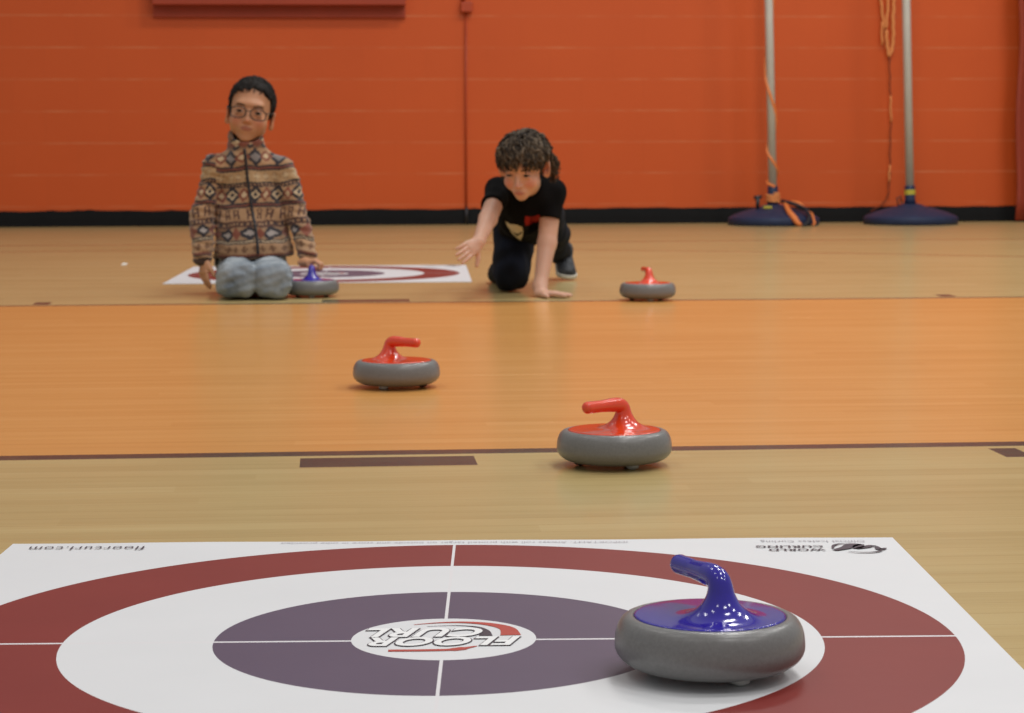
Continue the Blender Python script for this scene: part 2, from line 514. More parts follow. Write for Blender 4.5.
# vinyl wall pad / curtain at the right edge
V = []; Fc = []
n = 70
for i in range(n + 1):
    x = 4.475 + i * .03
    d = .10 + .035 * math.sin(i * .55) + .012 * math.sin(i * 1.7)
    if i < 2: d = .17
    for k in range(25):
        z = .012 + k * .13
        V.append((x + .01 * math.sin(k * .9), 14.335 - d - .006 * math.sin(k * 1.3 + i), z))
for i in range(n):
    for k in range(24):
        a = i * 25 + k; Fc.append((a, a + 25, a + 26, a + 1))
o = mesh_obj('divider_curtain', V, Fc, M['cloth'], origin=(5.5, 14.25, .0))
md = o.modifiers.new('thickness', 'SOLIDIFY'); md.thickness = .006
tag(o, 'folded orange vinyl curtain hanging at the far corner of the back wall', 'curtain')

# ------------------------------------------------------------------ net posts
def post(px, py, Y, R, lean_px, collar_h, label):
    g = ground(px, py); g = at(px, py, Y); g[2] = 0
    root = empty('net_post', g)
    mb = MB(); Rr = R
    mb.lathe([(Rr * .97, 0), (Rr, .006), (Rr, .040), (Rr * .985, .048), (Rr * .9, .062), (Rr * .72, .083), (Rr * .5, .102), (Rr * .3, .115), (.075, .123), (.05, .131), (0, .131)], 64)
    mb.build('weighted_base', M['baseblue'], root)
    tx = lean_px
    ax = lambda z: np.array([tx * z, 0, z])
    mb = MB(); mb.tube([ax(.13), ax(.16), ax(.13 + collar_h - .01), ax(.13 + collar_h)], [.04, .034, .034, .030], 24); mb.build('collar', M['collar'], root)
    mb = MB(); mb.tube([ax(.12), ax(1.2), ax(2.45)], .0265, 24); mb.build('pole', M['pole'], root)
    mb = MB(); mb.tube([ax(2.45), ax(2.47), ax(2.475)], [.029, .029, .02], 24); mb.build('pole_cap', M['collar'], root)
    tag(root, label, 'post', 'net posts by the back wall')
    return root, ax, g
YP = 13.95
pl, axl, gl_ = post(773.5, 222, YP, .292, -.030, .118, 'grey pole in a domed blue base wound with orange ribbon')
pr, axr, gr_ = post(910.5, 221, YP, .302, -.034, .118, 'grey pole in a domed blue base with bare pole and yellow collar label')
mb = MB(); mb.tube([axr(.19), axr(.222)], .0352, 24, cap=False); 
mb.V = mb.V; ob = mb.build('collar_label', M['yellow'], pr)
mb = MB(); mb.tube([(-.10, -.07, .12), (-.11, -.075, .17), (-.085, -.06, .18), (-.07, -.05, .135)], .005, 8); mb.build('pull_ring', M['steel'], pr)
mb = MB()
mb.tube([(-.115, -.06, .10), (-.115, -.06, .178)], .013, 12); mb.tube([(-.14, -.06, .176), (-.09, -.06, .182)], .012, 10)
mb.build('clamp_bolt', M['steel'], pl)
mb = MB(); mb.box((-.09, -.125, .108), (-.035, -.11, .124), .003); mb.build('yellow_tag', M['yellow'], pl, smooth=False)

# ribbon wound round the left pole, its end lying over the base
root = empty('ribbon', gl_)
mb = MB()
pts = []
def spiral(z0, z1, a0, a1, n=24, r=.0295):
    out = []
    for i in range(n + 1):
        t = i / n; z = z0 + (z1 - z0) * t; a = a0 + (a1 - a0) * t
        out.append(axl(z) + np.array([r * sin(a), -r * cos(a), 0]))
    return out
path = spiral(1.50, 1.20, .4 * pi, 1.0 * pi, 16) + spiral(1.19, .98, 1.02 * pi, 1.45 * pi, 16) + spiral(.95, .62, 1.5 * pi, 2.6 * pi, 26) + spiral(.60, .32, 2.65 * pi, 4.6 * pi, 34) + spiral(.31, .245, 4.65 * pi, 6.1 * pi, 20, .033)
mb.tube(path, .009, 8, flat=(0, 1, 0))
mb.build('wound_ribbon', M['ribbon'], root)
mb = MB(); mb.tube(spiral(.200, .145, 0, 7 * pi, 90, .0385), .0095, 8); mb.build('knot', M['rope'], root)
mb = MB()
mb.tube([(.05, -.10, .150), (.05, -.17, .115), (.055, -.235, .085), (.075, -.285, .052), (.095, -.305, .02), (.12, -.31, .008)], [.012, .014, .018, .02, .016, .008], 10)
mb.tube([(.10, -.06, .150), (.14, -.09, .135), (.165, -.14, .112)], [.012, .02, .012], 10)
mb.tube([(.165, -.15, .11), (.20, -.23, .075), (.205, -.29, .02), (.19, -.30, .008)], .008, 8)
mb.build('ribbon_tail', M['ribbon'], root)
mb = MB()
mb.tube([(.03, -.10, .155), (.065, -.13, .148), (.12, -.16, .13), (.17, -.20, .105), (.18, -.262, .06), (.15, -.30, .012), (.115, -.31, .008)], .012, 8)
mb.build('black_strap', M['blackstrap'], root)
tag(root, 'orange ribbon spiralling round the pole and hanging in loops over its blue base', 'ribbon')

# rope on the wall beside the right post
W = lambda px, py, dy=0: at(px, py, 14.325 - dy)
g0 = W(886, 60); g0[1] = 14.325
root = empty('rope', g0)
mb = MB()
def strand(pts, r):
    P = [np.asarray(W(*p)) - g0 for p in pts]
    Q = []
    for i in range(len(P) - 1):
        for t in np.linspace(0, 1, 5, endpoint=False): Q.append(P[i] * (1 - t) + P[i + 1] * t)
    Q.append(P[-1])
    Q = [q + np.array([.003 * sin(i * 1.9), 0, 0]) for i, q in enumerate(Q)]
    mb.tube(Q, r, 8)
strand([(879, -60), (880, -20), (881, 2), (884, 26), (886, 28), (888, 6), (889, -20), (890, -60)], .010)
strand([(894, -60), (894, 0), (893, 20), (893.5, 36), (892, 50), (889, 56), (887, 44), (886, 30)], .012)
strand([(882, 22), (882, 45)], .008)
mb.build('rope_loops', M['rope'], root)
mb = MB(); strand([(889, 56), (890, 80), (891, 118), (890, 150), (890, 175), (888, 196), (882, 205), (871, 211)], .0045); mb.build('rope_tail', M['cordm'], root)
mb = MB(); strand([(890.5, 96), (891, 122)], .007); mb.build('frayed_tuft', M['rope'], root); mb = MB(); strand([(889.8, 165), (889, 182)], .007); mb.build('frayed_tuft', M['rope'], root)
tag(root, 'frayed orange rope hanging in loops on the wall beside the bare grey pole', 'rope')

g = ground(124, 265)
mb = MB(); mb.V = []; mb.add([(-.011, -.016, .001), (.013, -.011, .003), (.016, .011, .006), (-.006, .018, .008), (0, 0, .010)], [(0, 1, 4), (1, 2, 4), (2, 3, 4), (3, 0, 4)])
o = mb.build('paper_scrap', M['paper'], smooth=False, origin=(0, 0, 0)); o.location = g; tag(o, 'tiny white scrap of paper on the wooden floor near the back wall', 'paper')

# ------------------------------------------------------------------ target mats
def text_mesh(body, w, h, shear=0.0, offset=0.0, space=1.0):
    cu = bpy.data.curves.new('t', 'FONT'); cu.body = body; cu.shear = shear; cu.offset = offset; cu.space_character = space
    cu.resolution_u = 4
    ob = bpy.data.objects.new('t', cu); C.objects.link(ob)
    bpy.context.view_layer.update()
    me = bpy.data.meshes.new_from_object(ob.evaluated_get(bpy.context.evaluated_depsgraph_get()))
    bpy.data.objects.remove(ob)
    V = np.array([v.co[:] for v in me.vertices]); Fc = [list(p.vertices) for p in me.polygons]
    bpy.data.meshes.remove(me)
    return V, Fc

def place_text(V, Fc, x_start, x_end, y_first, y_far, z, ref=None):
    """lettering read from the far side: starts at x_start, runs towards -x; baseline at y_far, tops towards the camera"""
    R = V if ref is None else ref
    lo = R.min(0); hi = R.max(0)
    u = (V[:, 0] - lo[0]) / (hi[0] - lo[0]); v = (V[:, 1] - lo[1]) / (hi[1] - lo[1])
    return np.stack([x_start + (x_end - x_start) * u, y_far + (y_first - y_far) * v + (SK if abs(y_far) < .1 else 0) * (x_start + (x_end - x_start) * u), np.full(len(V), z)], 1)

def ribbon2d(pts, ws, z):
    P = np.array(pts, float); m = len(P); V = []; Fc = []
    for i in range(m):
        t = P[min(i + 1, m - 1)] - P[max(i - 1, 0)]; t /= np.linalg.norm(t); nn = np.array([-t[1], t[0]])
        for s in (1, -1): V.append((P[i][0] + nn[0] * s * ws[i], P[i][1] + nn[1] * s * ws[i] + (SK if abs(P[i][1]) < .1 else 0) * P[i][0], z))
    for i in range(m - 1): Fc.append((2 * i, 2 * i + 1, 2 * i + 3, 2 * i + 2))
    return V, Fc

def spline(pts, n=8):
    P = [np.array(p, float) for p in pts]; out = []
    for i in range(len(P) - 1):
        p0 = P[max(i - 1, 0)]; p1 = P[i]; p2 = P[i + 1]; p3 = P[min(i + 2, len(P) - 1)]
        for t in np.linspace(0, 1, n, endpoint=False):
            out.append(.5 * (2 * p1 + (p2 - p0) * t + (2 * p0 - 5 * p1 + 4 * p2 - p3) * t * t + (3 * p1 - p0 - 3 * p2 + p3) * t ** 3))
    out.append(P[-1]); return out

SK = .020
HW, HD, TH = .5887, .5834, .001
def edge_lift(x, y):
    return .0008 * max(0, (y - .545) / .04) * (.5 + .5 * math.sin(x * 17 + 1)) 

def target_mat(loc, rz, label):
    V = []; Fc = []
    nx, ny = 80, 40
    for j in range(ny + 1):
        for i in range(nx + 1):
            x = -HW + 2 * HW * i / nx; y = -HD + 2 * HD * j / ny
            V.append((x, y + SK * x, TH + edge_lift(x, y)))
    N = len(V)
    V += [(x, y, max(z - TH, .0003)) for x, y, z in V]
    W1 = nx + 1
    for j in range(ny):
        for i in range(nx):
            a = j * W1 + i; Fc.append((a, a + 1, a + 1 + W1, a + W1)); Fc.append((a + N, a + W1 + N, a + 1 + W1 + N, a + 1 + N))
    for i in range(nx):
        a = i; Fc.append((a, a + N, a + 1 + N, a + 1)); a = ny * W1 + i; Fc.append((a, a + 1, a + 1 + N, a + N))
    for j in range(ny):
        a = j * W1; Fc.append((a, a + W1, a + W1 + N, a + N)); a += nx; Fc.append((a, a + N, a + W1 + N, a + W1))
    root = mesh_obj('target_mat', V, Fc, M['mat'], smooth=False)
    root.location = [float(v) for v in loc]; root.rotation_euler = (0, 0, rz)
    tag(root, label, 'mat', 'printed curling target mats')
    z1 = TH + .0005; ze = TH + .0013
    # centre emblem
    mbw = MB(); mbk = MB(); mbr = MB()
    for body, xs_, xe, y0, y1 in (('FLOOR', .080, -.078, -.036, .002), ('CURL', .040, -.083, .006, .046)):
        R, Fr = text_mesh(body, 1, 1, .32, 0.0, 1.05)
        Vb, Fb = text_mesh(body, 1, 1, .32, .058, 1.05)
        Vw, Fw_ = text_mesh(body, 1, 1, .32, .03, 1.05)
        q = place_text(Vb, Fb, xs_, xe, y0, y1, z1 + .0002, R)
        mbk.add(q, Fb)
        mbw.add(place_text(Vw, Fw_, xs_, xe, y0, y1, z1 + .0006, R), Fw_)
    arc_ = spline([(-.035, .068), (-.005, .077), (.024, .077), (.05, .066), (.068, .045), (.072, .012)], 8)
    ws = [.0008 + .0105 * (i / (len(arc_) - 1)) ** 1.3 for i in range(len(arc_))]
    mbr.add(*ribbon2d(arc_, ws, z1))
    bar = spline([(-.057, -.056), (-.02, -.056), (.008, -.054), (.022, -.048), (.036, -.038)], 6)
    mbr.add(*ribbon2d(bar, [.0045] * 13 + [.0065] * 6 + [.004 - .0006 * k for k in range(len(bar) - 19)], z1))
    mbr.build('red_swoosh', M['redprint'], root, smooth=False)
    arc2 = spline([(-.02, .058), (.01, .062), (.034, .054), (.044, .035), (.045, .010)], 8)
    mbk.add(*ribbon2d(arc2, [.0006 + .007 * (i / (len(arc2) - 1)) ** 2 for i in range(len(arc2))], z1))
    mbk.build('emblem_outline', M['ink'], root, smooth=False); mbw.build('emblem_lettering', M['whiteprint'], root, smooth=False)
    # web address, notice line and federation mark along the far edge
    mk = MB()
    Vt, Ft = text_mesh('floorcurl.com', 1, 1, 0, .0, 1.12); mk.add(place_text(Vt, Ft, -.407, -.559, .521, .544, z1 + .0012), Ft)
    mk.build('web_address_lettering', M['ink'], root, smooth=False)
    mk = MB(); s = 'IMPORTANT: Always roll with printed target on outside and store in tube provided'
    Vt, Ft = text_mesh(s, 1, 1, 0, 0, 1.05); mk.add(place_text(Vt, Ft, .23, -.23, .560, .573, ze), Ft)
    mk.build('notice_lettering', M['paleink'], root, smooth=False); mk = MB()
    Vt, Ft = text_mesh('Official Iceless Curling', 1, 1, 0, 0, 1.1); mk.add(place_text(Vt, Ft, .546, .408, .557, .575, ze), Ft)
    mk.build('slogan_lettering', M['paleink'], root, smooth=False)
    mk = MB()
    Vt, Ft = text_mesh('WORLD', 1, 1, 0, .03, 1.1); mk.add(place_text(Vt, Ft, .485, .411, .496, .509, z1 + .001), Ft)
    Vt, Ft = text_mesh('CURLING', 1, 1, 0, .03, 1.1); mk.add(place_text(Vt, Ft, .485, .397, .519, .532, z1 + .001), Ft)
    mk.build('federation_lettering', M['ink'], root, smooth=False)
    mk = MB()
    ez = lambda l: [(.494 + (X - 590) / 345 * .071, .546 - (Y - 65) / 60 * .066) for X, Y in l]
    def er(l, w):
        s = spline(ez(l), 6); n = len(s)
        wi = [np.interp(i / (n - 1), np.linspace(0, 1, len(w)), w) for i in range(n)]
        mk.add(*ribbon2d(s, wi, z1 + .001))
    er([(600, 108), (680, 94), (740, 76), (800, 72)], [.004, .007, .010, .003])
    er([(800, 72), (770, 86), (752, 98)], [.004, .008, .004])
    er([(752, 98), (820, 88), (850, 82), (885, 84)], [.003, .006, .005, .0025])
    er([(885, 84), (890, 102), (912, 102), (935, 96)], [.0015, .005, .004, .002])
    er([(598, 98), (620, 78), (670, 67), (740, 64)], [.001, .0025, .002, .001])
    er([(680, 118), (760, 124), (840, 122), (900, 112)], [.001, .002, .0025, .002])
    mk.build('federation_emblem', M['ink'], root, smooth=False)
    return root
target_mat((.11399, 2.32100, .0003), -.07587, 'near white target mat with red and purple rings, its emblem and corners in view')
fm = target_mat((-.037, 8.985, .0003), -.04, 'far white target mat lying behind the kneeling person in fleece')

# ------------------------------------------------------------------ curling stones
def stone_meshes():
    mb = MB(); R = .0952
    prof = []
    # bottom, rounded side, rounded shoulder, seat for the coloured cap
    prof += [(0, .0070), (.050, .0070), (.058, .0073)]
    n = 14
    for i in range(n + 1):
        a = -pi / 2 + (pi / 2) * i / n
        prof.append((.062 + (R - .062) * max(cos(a), 0) ** .95, .030 + .0224 * np.sign(sin(a)) * abs(sin(a)) ** 1.0))
    for i in range(1, n + 1):
        a = (pi / 2) * i / n
        prof.append((.0775 + (R - .0775) * max(cos(a), 0) ** .78, .030 + .0295 * abs(sin(a)) ** .95))
    prof += [(.0765, .0590), (.0760, .057), (.03, .056), (0, .056)]
    mb.lathe(prof, 72)
    body = mb
    h = .0014
    f = Field(np.arange(-.085, .085, h), np.arange(-.085, .085, h), np.arange(.050, .122, h))
    # handle points along +x
    g = Field(f.x, f.y, f.z)
    def full(a, b, ra, rb, k=0.0): g.put(lambda X, Y, Z: d_cap(X, Y, Z, np.array(a), np.array(b), ra, rb), (-1, -1, -1), (1, 1, 1), k)
    path = spline([(-.022, 0, .048), (-.0218, 0, .066), (-.0212, 0, .084), (-.0185, 0, .0950), (-.010, 0, .1000), (.004, 0, .1010), (.030, 0, .1008), (.060, 0, .1008)], 7)
    rad = np.interp(np.arange(len(path)), [0, 7, 14, 21, 28, 35, 42, 49], [.0180, .0148, .0126, .0120, .0117, .0114, .0096, .0100])
    for i in range(len(path) - 1): full(path[i], path[i + 1], rad[i], rad[i + 1])
    d = Field(f.x, f.y, f.z)
    d.put(lambda X, Y, Z: np.maximum(np.sqrt(X * X + Y * Y) - .0758, np.abs(Z - .0578 - .0016 * np.clip(1 - (X * X + Y * Y) / .0057, 0, 1)) - .0026), (-1, -1, -1), (1, 1, 1), 0)
    d.v = smin(d.v, g.v, .036)
    V, Q = nets(d, 2)
    return body, V, Q
SB, SV, SQ = stone_meshes()
def make_stone(px, py, phi, foot_phi, mat, label, Y=None):
    """phi: where the handle points, 0 towards the camera, 90 to the picture's right"""
    g = ground(px, py)
    ray = np.array([g[0], g[1]]) / np.hypot(g[0], g[1])
    tow = -ray; rgt = np.array([ray[1], -ray[0]])
    az = lambda q: math.atan2(*(tow * cos(radians(q)) + rgt * sin(radians(q)))[::-1])
    root = empty('curling_stone', g, az(phi))
    SB.build('stone_body', M['grey'], root)
    mesh_obj('handle', SV, SQ, mat, root)
    for k in range(3):
        a = az(foot_phi + 120 * k) - az(phi)
        mb = MB(); mb.lathe([(0, 0), (.005, .0006), (.0095, .0028), (.0108, .0055), (.0108, .0095)], 20, (.056 * cos(a), .056 * sin(a), 0))
        mb.build('foot', M['roller'] if k == 0 else M['dark_roller'], root)
    tag(root, label, 'curling stone', 'floor curling stones')
    return root
make_stone(709.4, 674.8, -149, 32, M['blue'], 'nearest grey curling stone with blue handle on the near target mat').location.z = TH + .0006
make_stone(614.2, 465.2, -46, 32, M['red'], 'grey curling stone with red handle on the black line, largest red one')
make_stone(396.6, 387.2, 46, -30, M['red'], 'grey curling stone with red handle alone in the middle of the orange lane')
make_stone(647.6, 300.3, -167, 10, M['red'], 'grey curling stone with red handle beside the planted hand of the crawling person')
STE = make_stone(312.0, 296.9, 180, 0, M['blue'], 'grey curling stone with blue handle held by the person in fleece')

# ------------------------------------------------------------------ people
def rot(yaw=0, pitch=0, roll=0):
    cz, sz, cx, sx, cy, sy = cos(yaw), sin(yaw), cos(pitch), sin(pitch), cos(roll), sin(roll)
    Rz = np.array([[cz, -sz, 0], [sz, cz, 0], [0, 0, 1]]); Rx = np.array([[1, 0, 0], [0, cx, -sx], [0, sx, cx]]); Ry = np.array([[cy, 0, sy], [0, 1, 0], [-sy, 0, cy]])
    return Rz @ Rx @ Ry
nrm = lambda v: np.asarray(v, float) / np.linalg.norm(v)
CR = np.array([.0715, .088, .079]); CC = np.array([0, .012, .034])      # cranium radii and centre in the head's frame

def head_sdf(f, c, R, jaw=1.0, cheek=1.0, wide=1.0, ear=1.0, earz=0.0, mz=0.0, flare=.35):
    """head frame: x to the picture's right, y backwards, z up; eyes at z=0"""
    sc = np.linalg.norm(R[:, 0]); Rn = R / sc          # R may carry the head's size
    w = lambda p: c + R @ np.asarray(p, float)
    E = lambda p, r, k, op='u', Q=None: f.ell(w(p), np.asarray(r, float) * sc, Rn if Q is None else Rn @ Q, k * sc, op)
    E(CC, CR, .0)
    E((0, -.026, -.026), (.058 * jaw, .055, .064), .03)
    E((0, -.050, -.078), (.027 * jaw, .026, .020), .03)
    E((0, -.064, -.089), (.015, .013, .011), .014)
    for s in (-1, 1):
        E((s * .036, -.050, -.036), (.024 * cheek, .024, .025), .02)
        E((s * .040 * jaw, -.016, -.056), (.016, .028, .020), .025)
    E((0, -.070, .026), (.044, .014, .012), .016)
    for s in (-1, 1):
        E((s * .031, -.0885, .001), (.0155, .010, .0085), .010, 's')
    f.cap(w((0, -.078, .004)), w((0, -.0925, -.026 + mz * .6)), .0062, .0088, .009)
    E((0, -.094, -.0285 + mz * .6), (.0085, .008, .0075), .006)
    for s in (-1, 1):
        E((s * .0095, -.0865, -.031 + mz * .6), (.0068, .0075, .006), .006)
        E((s * .005, -.092, -.0362 + mz * .6), (.0028, .004, .0022), .003, 's')
    # lids
    for s in (-1, 1):
        E((s * .031, -.0735, .0075), (.0165, .0085, .0050), .004)
        E((s * .031, -.0738, -.0085), (.0150, .0080, .0040), .005)
    # mouth
    E((0, -.074, -.055 + mz), (.024, .010, .016), .014)
    E((0, -.0822, -.0523 + mz), (.0165, .0050, .0034), .005)
    E((0, -.0812, -.0597 + mz), (.0140, .0052, .0040), .005)
    f.cap(w((-.018, -.0822, -.0558 + mz)), w((.018, -.0822, -.0558 + mz)), .0014, .0014, .003, 's')
    # ears
    for s in (-1, 1):
        Q = rot(s * flare, 0, s * .12)
        E((s * (.0745 + .012 * (ear - 1)),  .012, -.006 + earz), (.0075, .0185 * ear, .0285 * ear), .005, 'u', Q)
        E((s * (.0810 + .012 * (ear - 1)), .004, -.003 + earz), (.0055, .0105, .0175), .004, 's', Q)
        E((s * .0735, .006, -.029 + earz), (.0075, .010, .009), .006)

def hand_sdf(f, wr, d, side, left, s=1.0, curl=(.25, .25, .28, .3), spread=.10, thumb=(.55, .75, .25), bend=.35):
    """wrist point, finger direction, thumb side; the palm faces where the fingers bend"""
    d = nrm(d); side = np.asarray(side, float); side = nrm(side - d * (side @ d))
    pal = np.cross(d, side) * (1 if left else -1)
    f.ecap(wr - d * .012 * s, wr + d * .052 * s, side, (.019 * s, .014 * s), (.028 * s, .0105 * s), .012)
    f.cap(wr + d * .015 * s + side * .014 * s + pal * .004 * s, wr + d * .036 * s + side * .020 * s + pal * .004 * s, .0125 * s, .009 * s, .010)
    for i, (off, ln) in enumerate(((.0215, .056), (.0075, .062), (-.0068, .057), (-.0205, .046))):
        p = wr + d * (.053 - .005 * (i == 3)) * s + side * off * s
        a = curl[i] * .6; dirn = nrm(d + side * spread * (off / .02))
        r0 = .0075 * s
        for j, fr in enumerate((.44, .31, .25)):
            v = dirn * cos(a) + pal * sin(a)
            q = p + v * ln * fr * s
            f.cap(p, q, r0, r0 - .0006 * s, .004 if j == 0 else .002)
            p = q; r0 -= .0006 * s; a += curl[i]
    td = nrm(d * thumb[0] + side * thumb[1] + pal * thumb[2])
    p = wr + d * .020 * s + side * .021 * s + pal * .004 * s
    q = p + td * .030 * s; f.cap(p, q, .0098 * s, .0083 * s, .006)
    td2 = nrm(td + d * bend + pal * .15); f.cap(q, q + td2 * .024 * s, .0083 * s, .0066 * s, .002)

def lerp3(a, b, t): return np.asarray(a)[None, :] * (1 - t)[:, None] + np.asarray(b)[None, :] * t[:, None]
L3 = lambda *c: np.array(lin(*c)[:3])

def skin_colors(V, c, R, base, flush, lip, seed=1, mz=0.0):
    p = (V - c) @ R / (R[:, 0] @ R[:, 0])
    n = wob(V[:, 0], V[:, 1], V[:, 2], 60, seed)
    col = np.tile(base, (len(V), 1)) * (1 + .04 * n)[:, None]
    def blend(m, tint): 
        m = np.clip(m, 0, 1)[:, None]; return col * (1 - m) + tint * m
    front = (p[:, 1] < -.02) & (p[:, 2] > -.11)
    for s in (-1, 1):
        d = np.sqrt(((p[:, 0] - s * .038) / .022) ** 2 + ((p[:, 2] + .034) / .02) ** 2)
        col = blend(np.where(front, np.clip(1.25 - d, 0, 1) * .55, 0), flush)
        d = np.linalg.norm(p - np.array([s * .08, .012, -.006]), axis=1)
        col = blend(np.clip(1.4 - d / .03, 0, 1) * .35, flush)
    d = np.sqrt((p[:, 0] / .012) ** 2 + ((p[:, 2] + .03) / .012) ** 2)
    col = blend(np.where(p[:, 1] < -.085, np.clip(1.2 - d, 0, 1) * .4, 0), flush)
    d = np.sqrt((p[:, 0] / .0175) ** 2 + ((p[:, 2] + .0557 - mz) / .0072) ** 2)
    col = blend(np.where(p[:, 1] < -.072, np.clip((1.25 - d) * 3, 0, 1) * .8, 0), lip)
    return col

def sph(mb, c, R, r, colf, n=14):
    V = []; Fc = []; cols = []
    for i in range(n + 1):
        th = pi * i / n
        for k in range(2 * n):
            ph = pi * k / n
            q = np.array([sin(th) * cos(ph), -cos(th), sin(th) * sin(ph)])
            V.append(c + R @ (q * np.asarray(r))); cols.append(colf(q))
    m = 2 * n
    for i in range(n):
        for k in range(m):
            Fc.append((i * m + k, i * m + (k + 1) % m, (i + 1) * m + (k + 1) % m, (i + 1) * m + k))
    base = len(mb.V); mb.add(V, Fc); mb.c += [tuple(x) for x in cols]

def face_parts(root, base, c, R, iris, brow, gaze=(0, 0), wide=1.0, lidz=.0042, white=L3(170, 152, 142)):
    for s in (-1, 1):
        mb = MB()
        def colf(q, s=s):
            dx, dz = q[0] * .0125 - gaze[0], q[2] * lidz * 1.0 - gaze[1]
            if q[1] > -.1: return L3(150, 120, 110)
            rr = sqrt(dx * dx + (dz * 1.0) ** 2)
            if q[2] > .55: return L3(34, 24, 20)
            if rr < .0024: return L3(10, 8, 8)
            if rr < .0066: return iris
            return white
        sph(mb, c + R @ np.array([s * .031 * wide, -.0772, -.0005]), R @ rot(s * .16), (.0125, .006, lidz), colf)
        mb.build('eye', M['eye'], root, origin=base)
        mb = MB()
        pts = [c + R @ np.array([s * x * wide, y, z]) for x, y, z in ((.014, -.0838, .0185), (.026, -.0835, .0220), (.038, -.078, .0215), (.047, -.070, .0165))]
        mb.tube([p for p in spline3(pts, 5)], [.0016, .0021, .0023, .0024, .0025, .0026, .0026, .0026, .0026, .0025, .0024, .0022, .0019, .0015, .0012, .0008], 6)
        mb.c = [tuple(brow)] * len(mb.V)
        mb.build('eyebrow', M['hair'], root, origin=base)

def spline3(pts, n=6):
    P = [np.array(p, float) for p in pts]; out = []
    for i in range(len(P) - 1):
        p0 = P[max(i - 1, 0)]; p1 = P[i]; p2 = P[i + 1]; p3 = P[min(i + 2, len(P) - 1)]
        for t in np.linspace(0, 1, n, endpoint=False):
            out.append(.5 * (2 * p1 + (p2 - p0) * t + (2 * p0 - 5 * p1 + 4 * p2 - p3) * t * t + (3 * p1 - p0 - 3 * p2 + p3) * t ** 3))
    out.append(P[-1]); return out

def hair_cap(c, R, off, zmin, amp, freq, h=.0026, wide=1.0):
    """hair volume hugging the skull above the hairline zmin(y), in the head's frame, then moved to the head"""
    r = CR * np.array([wide, 1, 1]) + off
    f = Field(np.arange(-.125, .125, h), np.arange(-.12, .145, h), np.arange(-.10, .155, h))
    f.ell(CC, r, None, 0)
    f.warp(lambda X, Y, Z: amp * wob(X, Y, Z, freq, 3))
    ys, zs = zip(*zmin)
    f.put(lambda X, Y, Z: (np.interp(Y.ravel(), ys, zs).reshape(Y.shape) - Z + .004 * np.sin(X * 210 + 1) + .003 * np.sin(X * 95)) + 0 * X, (-1, -1, -1), (1, 1, 1), .006, 'i')
    V, Q = nets(f, 1)
    return V, Q

def strands(n, off, zmin, length, rad, cols, curl, wide=1.0, crown=(0, .35, .94), lift=0.0, seed=5, sides=5, rows=8, wave=(1.2, 2.4), extra=None):
    g = np.random.default_rng(seed)
    ys, zs = zip(*zmin); crown = nrm(crown)
    V = []; Fc = []; col = []
    E = CR * np.array([wide, 1, 1])
    k = 0
    while k < n:
        d = nrm(g.normal(size=3)); p = CC + E * d
        if p[2] < np.interp(p[1], ys, zs) - .002: continue
        ax = np.cross(crown, d)
        if np.linalg.norm(ax) < .15: ax = np.cross(crown, nrm(g.normal(size=3)))
        ax = nrm(ax + .35 * g.normal(size=3)); L = g.uniform(*length); A = L / .085
        ph = g.uniform(0, 6.28); wv = g.uniform(*wave) * 6.28 * (L / .055); am = curl * g.uniform(.6, 1.3)
        o0 = off * g.uniform(.75, 1.1)
        path = []
        for i in range(rows):
            t = i / (rows - 1); a = A * t
            q = d * cos(a) + np.cross(ax, d) * sin(a) + ax * (ax @ d) * (1 - cos(a))
            pt = CC + (E + o0 + lift * t * (1 - .3 * t)) * q
            tn = nrm(np.cross(ax, q))
            pt = pt + ax * am * sin(wv * t + ph) * (.3 + .7 * t) + q * am * .8 * cos(wv * t + ph)
            path.append(pt)
        if path[-1][2] < np.interp(path[-1][1], ys, zs) - .022: 
            path = path[:max(4, rows - 3)]
        mb = MB(); rr = g.uniform(*rad)
        m = len(path)
        mb.tube(path, [rr * (.75 + .5 * sin(pi * min(1, (i + 1) / m)) ) * (1 if i < m - 2 else (.65 if i == m - 2 else .2)) for i in range(m)], sides)
        b = len(V); V += mb.V; Fc += [tuple(x + b for x in q) for q in mb.F]
        cc = cols[0] + (cols[1] - cols[0]) * g.random() ** 1.6
        col += [tuple(cc)] * len(mb.V); k += 1
    if extra is not None:
        b = len(V); V += extra[0]; Fc += [tuple(x + b for x in q) for q in extra[1]]; col += extra[2]
    return np.array(V), Fc, np.array(col)

def put_hair(root, base, c, R, cap, st, capcol):
    V, Q = cap
    n = wob(V[:, 0], V[:, 1], V[:, 2], 160, 9)
    colc = np.tile(capcol, (len(V), 1)) * (1 + .2 * n)[:, None]
    Vs, Fs, cs = st
    faces = [tuple(q) for q in Q.tolist()] + [tuple(i + len(V) for i in f) for f in Fs]
    W_ = np.vstack([V, Vs]) @ R.T + c
    return mesh_obj('hair', W_, faces, M['hair'], root, True, np.vstack([colc, cs]), base)

